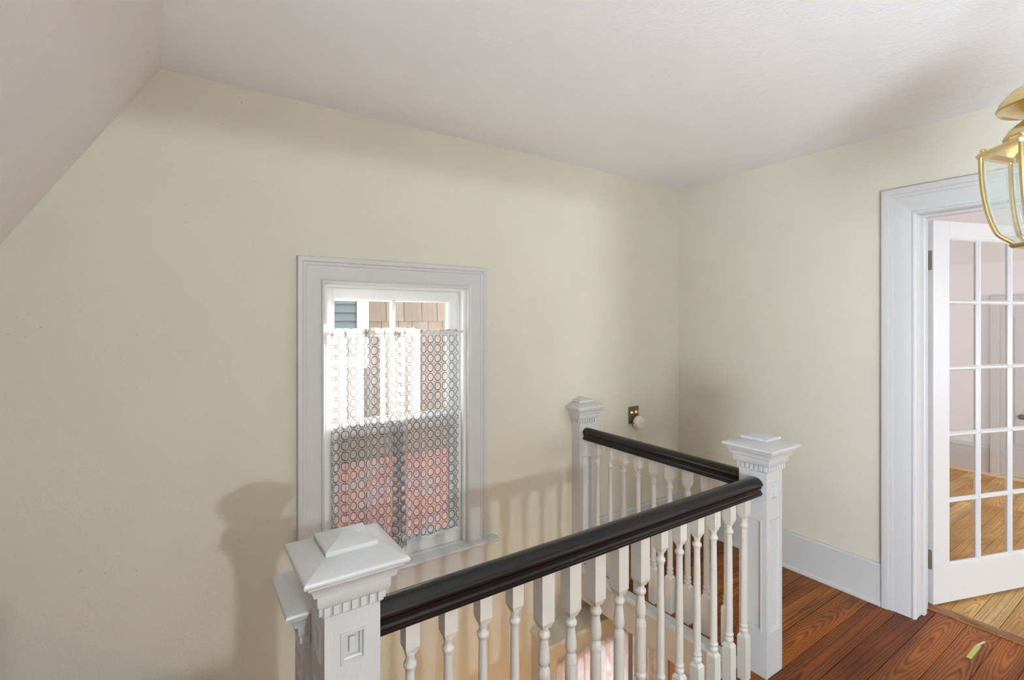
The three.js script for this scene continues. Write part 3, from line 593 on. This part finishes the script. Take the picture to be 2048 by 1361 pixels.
  part('shade', new THREE.SphereGeometry(0.09, 24, 16).translate(0, 0.04, 0), new THREE.MeshStandardMaterial({ color: 0xffffff, emissive: lin(1, 0.66, 0.36), emissiveIntensity: 3 }), lamp);
  const pl = new THREE.PointLight(lin(1, 0.60, 0.28), 0.6); pl.position.set(1.3, -0.77, -1.5); pl.shadow.radius = 4; pl.castShadow = true; scene.add(pl);
}

// ---------------------------------------------------------------- outlet plate and night light
{
  const o = group('outlet_plate', 'small dull metal wall plate with two brass fittings above the night light', 'wall plate');
  o.position.set(2.547, 0.836, ZB);
  part('plate', rbox(-0.048, 0.048, -0.057, 0.057, 0, 0.006, 0.002), M.brassDull, o);
  for (const s of [-1, 1]) part('fitting', lathe([[0.0001, 0.018], [0.008, 0.018], [0.0085, 0.012], [0.015, 0.011], [0.016, 0.005], [0.0001, 0.005]]).rotateX(Math.PI / 2).translate(s * 0.0215, 0.016, 0), M.brass, o, 'brass fitting');
  const n = group('night_light', 'round cream night light plugged into the small wall plate', 'night light');
  n.position.set(2.562, 0.788, ZB + 0.006);
  part('body', lathe([[0.0001, 0.05], [0.03, 0.05], [0.04, 0.046], [0.044, 0.038], [0.044, 0.02], [0.04, 0.014], [0.02, 0.012], [0.02, 0], [0.0001, 0]], 32).rotateX(Math.PI / 2), M.plugWhite, n);
  part('screw', lathe([[0.0001, 0.0525], [0.004, 0.052], [0.0045, 0.0495], [0.0001, 0.0495]], 12).rotateX(Math.PI / 2), M.plugWhite, n);
  part('switch', rbox(-0.055, -0.042, -0.003, 0.003, 0.02, 0.028, 0.001), M.brassDull, n);
}
// ---------------------------------------------------------------- scrap of tape
{
  const t = group('tape_strip', 'short strip of yellow green tape stuck on the dark floor', 'tape');
  t.position.set(2.935, 0.0012, -0.664); t.rotation.y = 0.0;
  part('strip', rbox(-0.076, 0.074, -0.0003, 0.0006, -0.009, 0.009, 0.0003, 1), M.tape, t);
  part('curl', bar([[-0.004, 0], [0.004, 0.0], [0.004, 0.0015], [-0.004, 0.0015]], (a, y) => [0.07, y, -0.002 + a], (a, y) => [0.13, y, 0.008 + a]), new THREE.MeshStandardMaterial({ color: lin(0.6, 0.56, 0.5), roughness: 0.6 }), t, 'pale torn sliver');
}
// ---------------------------------------------------------------- brass lantern
{
  const L = group('pendant_lantern', 'brass hanging lantern with curved glass panes near the glazed door', 'lantern');
  L.position.set(1.789, 0, -0.258);
  const a0 = Math.atan2(-0.965, -0.262), yt = 1.914, yb = 1.682, RT = 0.130, RB = 0.07;
  const rad = (s) => RB + (RT - RB) * Math.sqrt(Math.max(0, 1 - Math.pow(s, 2.1)));    // s 0 top .. 1 bottom
  const pt = (k, s, r = 0) => { const a = a0 + k * Math.PI / 3; const R = rad(s) + r; return [R * Math.cos(a), yt + (yb - yt) * s, R * Math.sin(a)]; };
  const gl = new THREE.MeshPhysicalMaterial({ color: lin(0.93, 0.96, 0.95), roughness: 0.12, transmission: 0.86, thickness: 0, ior: 1.5 });
  for (let k = 0; k < 6; k++) {
    part('rib', tube(Array.from({ length: 11 }, (_, i) => pt(k, i / 10)), 0.0055, 26, 8), M.brass, L);
    const grid = (inset) => { const q = []; const n = 10; for (let i = 0; i < n; i++) { const f = (s, e) => { const A = pt(k, s), B = pt(k + 1, s); return A.map((v, j) => v + (B[j] - v) * (inset + (1 - 2 * inset) * e)); }; const s0 = inset + (1 - 2 * inset) * i / n, s1 = inset + (1 - 2 * inset) * (i + 1) / n; q.push([f(s0, 0), f(s0, 1), f(s1, 1), f(s1, 0)]); } return q; };
    const pane = part('pane', quads(grid(0.0)), gl, L);
    // bevel lines of the glass
    const A = (s, e) => { const p = pt(k, s, 0.0012), q = pt(k + 1, s, 0.0012); return p.map((v, j) => v + (q[j] - v) * e); };
    part('bevel', tube(Array.from({ length: 9 }, (_, i) => A(0.1 + 0.8 * i / 8, 0.14)), 0.0016, 16, 5), gl, pane);
    part('bevel', tube(Array.from({ length: 9 }, (_, i) => A(0.1 + 0.8 * i / 8, 0.86)), 0.0016, 16, 5), gl, pane);
    const b = (R, y) => { const a = a0 + k * Math.PI / 3, c = a + Math.PI / 3; return [[R * Math.cos(a), y, R * Math.sin(a)], [R * Math.cos(c), y, R * Math.sin(c)]]; };
    const hex = (prof) => bar(prof, (r, y) => b(r, y)[0], (r, y) => b(r, y)[1]);
    part('rim', hex([[RT - 0.008, yt - 0.004], [RT + 0.008, yt - 0.004], [RT + 0.01, yt + 0.004], [RT + 0.004, yt + 0.01], [RT - 0.008, yt + 0.01]]), M.brass, L);
    part('rim', hex([[0.0, yb - 0.002], [RB + 0.004, yb - 0.002], [RB + 0.009, yb - 0.006], [RB + 0.002, yb - 0.014], [0.0, yb - 0.016]]), M.brass, L);
    part('roof', quads([[b(RT - 0.004, yt + 0.008)[0], b(0.085, yt + 0.03)[0], b(0.085, yt + 0.03)[1], b(RT - 0.004, yt + 0.008)[1]]]), M.brass, L);
    const [px, , pz] = pt(k, 0, 0.002);
    part('screw', lathe([[0.0001, 0.012], [0.006, 0.01], [0.0065, 0.004], [0.004, 0], [0.0001, 0]], 10).translate(px * 0.95, yt + 0.009, pz * 0.95), M.brass, L);
  }
  part('dome', lathe([[0.088, yt + 0.028], [0.09, yt + 0.034], [0.078, yt + 0.055], [0.055, yt + 0.075], [0.03, yt + 0.088], [0.014, yt + 0.095], [0.012, yt + 0.11], [0.0001, yt + 0.112]], 32), M.brass, L);
  part('smoke_bell', lathe([[0.0001, yt + 0.084], [0.04, yt + 0.086], [0.075, yt + 0.096], [0.09, yt + 0.106], [0.101, yt + 0.104], [0.103, yt + 0.109], [0.096, yt + 0.126], [0.075, yt + 0.15], [0.045, yt + 0.168], [0.016, yt + 0.178], [0.011, yt + 0.19], [0.0001, yt + 0.19]], 36), M.brass, L);
  part('stem', new THREE.CylinderGeometry(0.007, 0.007, CEIL - yt - 0.2, 12).translate(0, (CEIL + yt + 0.17) / 2, 0), M.brass, L);
  part('canopy', lathe([[0.0001, CEIL], [0.065, CEIL], [0.065, CEIL - 0.008], [0.045, CEIL - 0.022], [0.015, CEIL - 0.032], [0.0001, CEIL - 0.034]], 28), M.brass, L);
  part('finial', lathe([[0.0001, yb - 0.045], [0.008, yb - 0.042], [0.011, yb - 0.034], [0.007, yb - 0.026], [0.016, yb - 0.02], [0.02, yb - 0.012], [0.0001, yb - 0.012]], 16), M.brass, L);
}
// ---------------------------------------------------------------- added lamp behind the camera, standing in for a flash
{
  const w = group('added_flash_lamp', 'added round lamp behind the camera standing in for a flash', 'lamp');
  w.position.set(0.51, 1.8, ZF);
  part('back_plate', lathe([[0.0001, 0], [0.07, 0], [0.068, 0.012], [0.03, 0.02], [0.012, 0.05], [0.0001, 0.05]], 28).rotateX(-Math.PI / 2), M.brass, w);
  part('shade', new THREE.SphereGeometry(0.13, 32, 20).translate(0, 0, -0.17), new THREE.MeshStandardMaterial({ color: 0xffffff, emissive: lin(1, 0.98, 0.95), emissiveIntensity: 4 }), w);
  const p = new THREE.PointLight(lin(0.86, 0.98, 1.1), 15); p.position.set(0.51, 1.8, ZF - 0.17); p.shadow.radius = 3; p.castShadow = true; scene.add(p);
}
// unseen leaning window added on the left to brighten ceiling and door wall
{
  const w = structure('window_added_3', 'added leaning window out of view that brightens the ceiling and door wall');
  w.position.set(-0.5, 0.3, 0); w.rotation.z = 0.36;
  casing(0.6, 2.0, 0.03, 0.83, [[-0.03, 0], [0.06, 0], [0.06, 0.03], [-0.03, 0.03]], (u, v, o) => [o, v, u], true).forEach((g) => part('frame', g, M.trim, w));
  part('muntin', rbox(0, 0.02, 0.03, 0.83, 1.285, 1.315), M.trim, w);
  part('pane', span(0.005, 0.01, 0.06, 0.8, 0.63, 1.97), new THREE.MeshStandardMaterial({ color: 0xffffff, emissive: lin(0.82, 0.955, 1.1), emissiveIntensity: 1.0, roughness: 0.2 }), w, 'glowing pane of the added window');
  part('cheek', [span(-0.45, 0, -0.05, -0.03, 0.53, 2.07), span(-0.3, 0, -0.03, 0.89, 0.53, 0.55), span(-0.3, 0, -0.03, 0.89, 2.05, 2.07)], M.trim, w);
  const dl = new THREE.RectAreaLight(lin(0.81, 0.955, 1.11), 44, 1.34, 0.74), c = Math.cos(0.36), k = Math.sin(0.36);
  dl.position.set(-0.5 + 0.035 * c - 0.43 * k, 0.3 + 0.035 * k + 0.43 * c, 1.3); dl.lookAt(dl.position.x + c, dl.position.y + k, 1.3); scene.add(dl);
}

// ---------------------------------------------------------------- neighbouring house outside the window
{
  const h = group('neighbour_house', 'neighbouring house with wood shingles over brick seen through the window', 'house');
  const Z = -5.05;
  part('wall', span(-1.5, 3.9, -3, 3.6, Z - 0.3, Z), M.dark, h);
  part('sun_block_wing', span(3.9, 9.5, -3, 2.98, Z - 0.3, -4.5), paint(0.3, 0.25, 0.2, 0.9), h);  // unseen house part added to keep sun off the lower curtain
  const sm = [[0.27, 0.205, 0.15], [0.30, 0.225, 0.165], [0.245, 0.185, 0.135], [0.285, 0.225, 0.175]].map((c, i) => new THREE.MeshStandardMaterial({ color: lin(...c), roughness: 0.9, map: tex(64, 128, (x, y, o) => { const v = 0.86 + 0.14 * noise(x / 3, y / 50, 200 + i) + 0.06 * (noise(x / 12, y / 12, 210 + i) - 0.5); o[0] = o[1] = o[2] = 255 * v; }) }));
  const ex = 0.235;
  for (let r = 0; r < 9; r++) {
    let x = 0.3 + (r % 2 ? 0.07 : 0) + rr(0, 0.05); const y = 0.06 + r * ex;
    while (x < 3.5) {
      const w = rr(0.15, 0.21);
      if (!(y + ex > 1.05 && x + w > 0.55 && x < 1.6)) {
        const g = new THREE.BoxGeometry(w - 0.006, ex + 0.02, 0.014).rotateX(-0.055).translate(x + w / 2, y + ex / 2, Z + 0.017 + rr(-0.002, 0.002));
        part('shingle', g, sm[Math.floor(rnd() * 4)], h);
      }
      x += w;
      if (y + ex > 1.05 && x + 0.15 > 0.55 && x < 1.6) x = 1.6;
    }
  }
  const bm = [[0.52, 0.22, 0.155], [0.44, 0.21, 0.17], [0.62, 0.29, 0.18], [0.50, 0.32, 0.28]].map((c) => new THREE.MeshStandardMaterial({ color: lin(...c), roughness: 0.9 }));
  part('mortar', span(0.2, 3.6, -1.5, 0.045, Z, Z + 0.012), new THREE.MeshStandardMaterial({ color: lin(0.58, 0.56, 0.54), roughness: 0.95 }), h);
  const bg = rbox(-0.098, 0.098, -0.0285, 0.0285, 0, 0.022, 0.004, 1);
  for (let r = 0; r < 16; r++) for (let i = 0; i < 16; i++) {
    const b = part('brick', bg, bm[Math.floor(rnd() * 4)], h); b.position.set(0.35 + i * 0.207 + (r % 2) * 0.1, 0.01 - r * 0.0685, Z + rr(-0.001, 0.002));
  }
  const white = paint(0.82, 0.82, 0.82, 0.5);
  part('trim_board', rbox(1.49, 1.605, 0.98, 2.3, Z, Z + 0.05, 0.004), white, h, 'white window trim');
  part('trim_board', rbox(0.5, 1.605, 1.0, 1.1, Z, Z + 0.06, 0.004), white, h, 'white window sill');
  part('shutter', span(0.55, 1.49, 1.1, 2.3, Z, Z + 0.015), new THREE.MeshStandardMaterial({ color: lin(0.10, 0.13, 0.13), roughness: 0.6 }), h);
  for (let i = 0; i < 13; i++) { const s = part('slat', rbox(-0.46, 0.46, -0.038, 0.038, 0, 0.01, 0.003, 1).rotateX(-0.25), new THREE.MeshStandardMaterial({ color: lin(0.12, 0.145, 0.145), roughness: 0.5 }), h); s.position.set(1.02, 1.16 + i * 0.085, Z + 0.016); }
}
renderer.render(scene, camera);
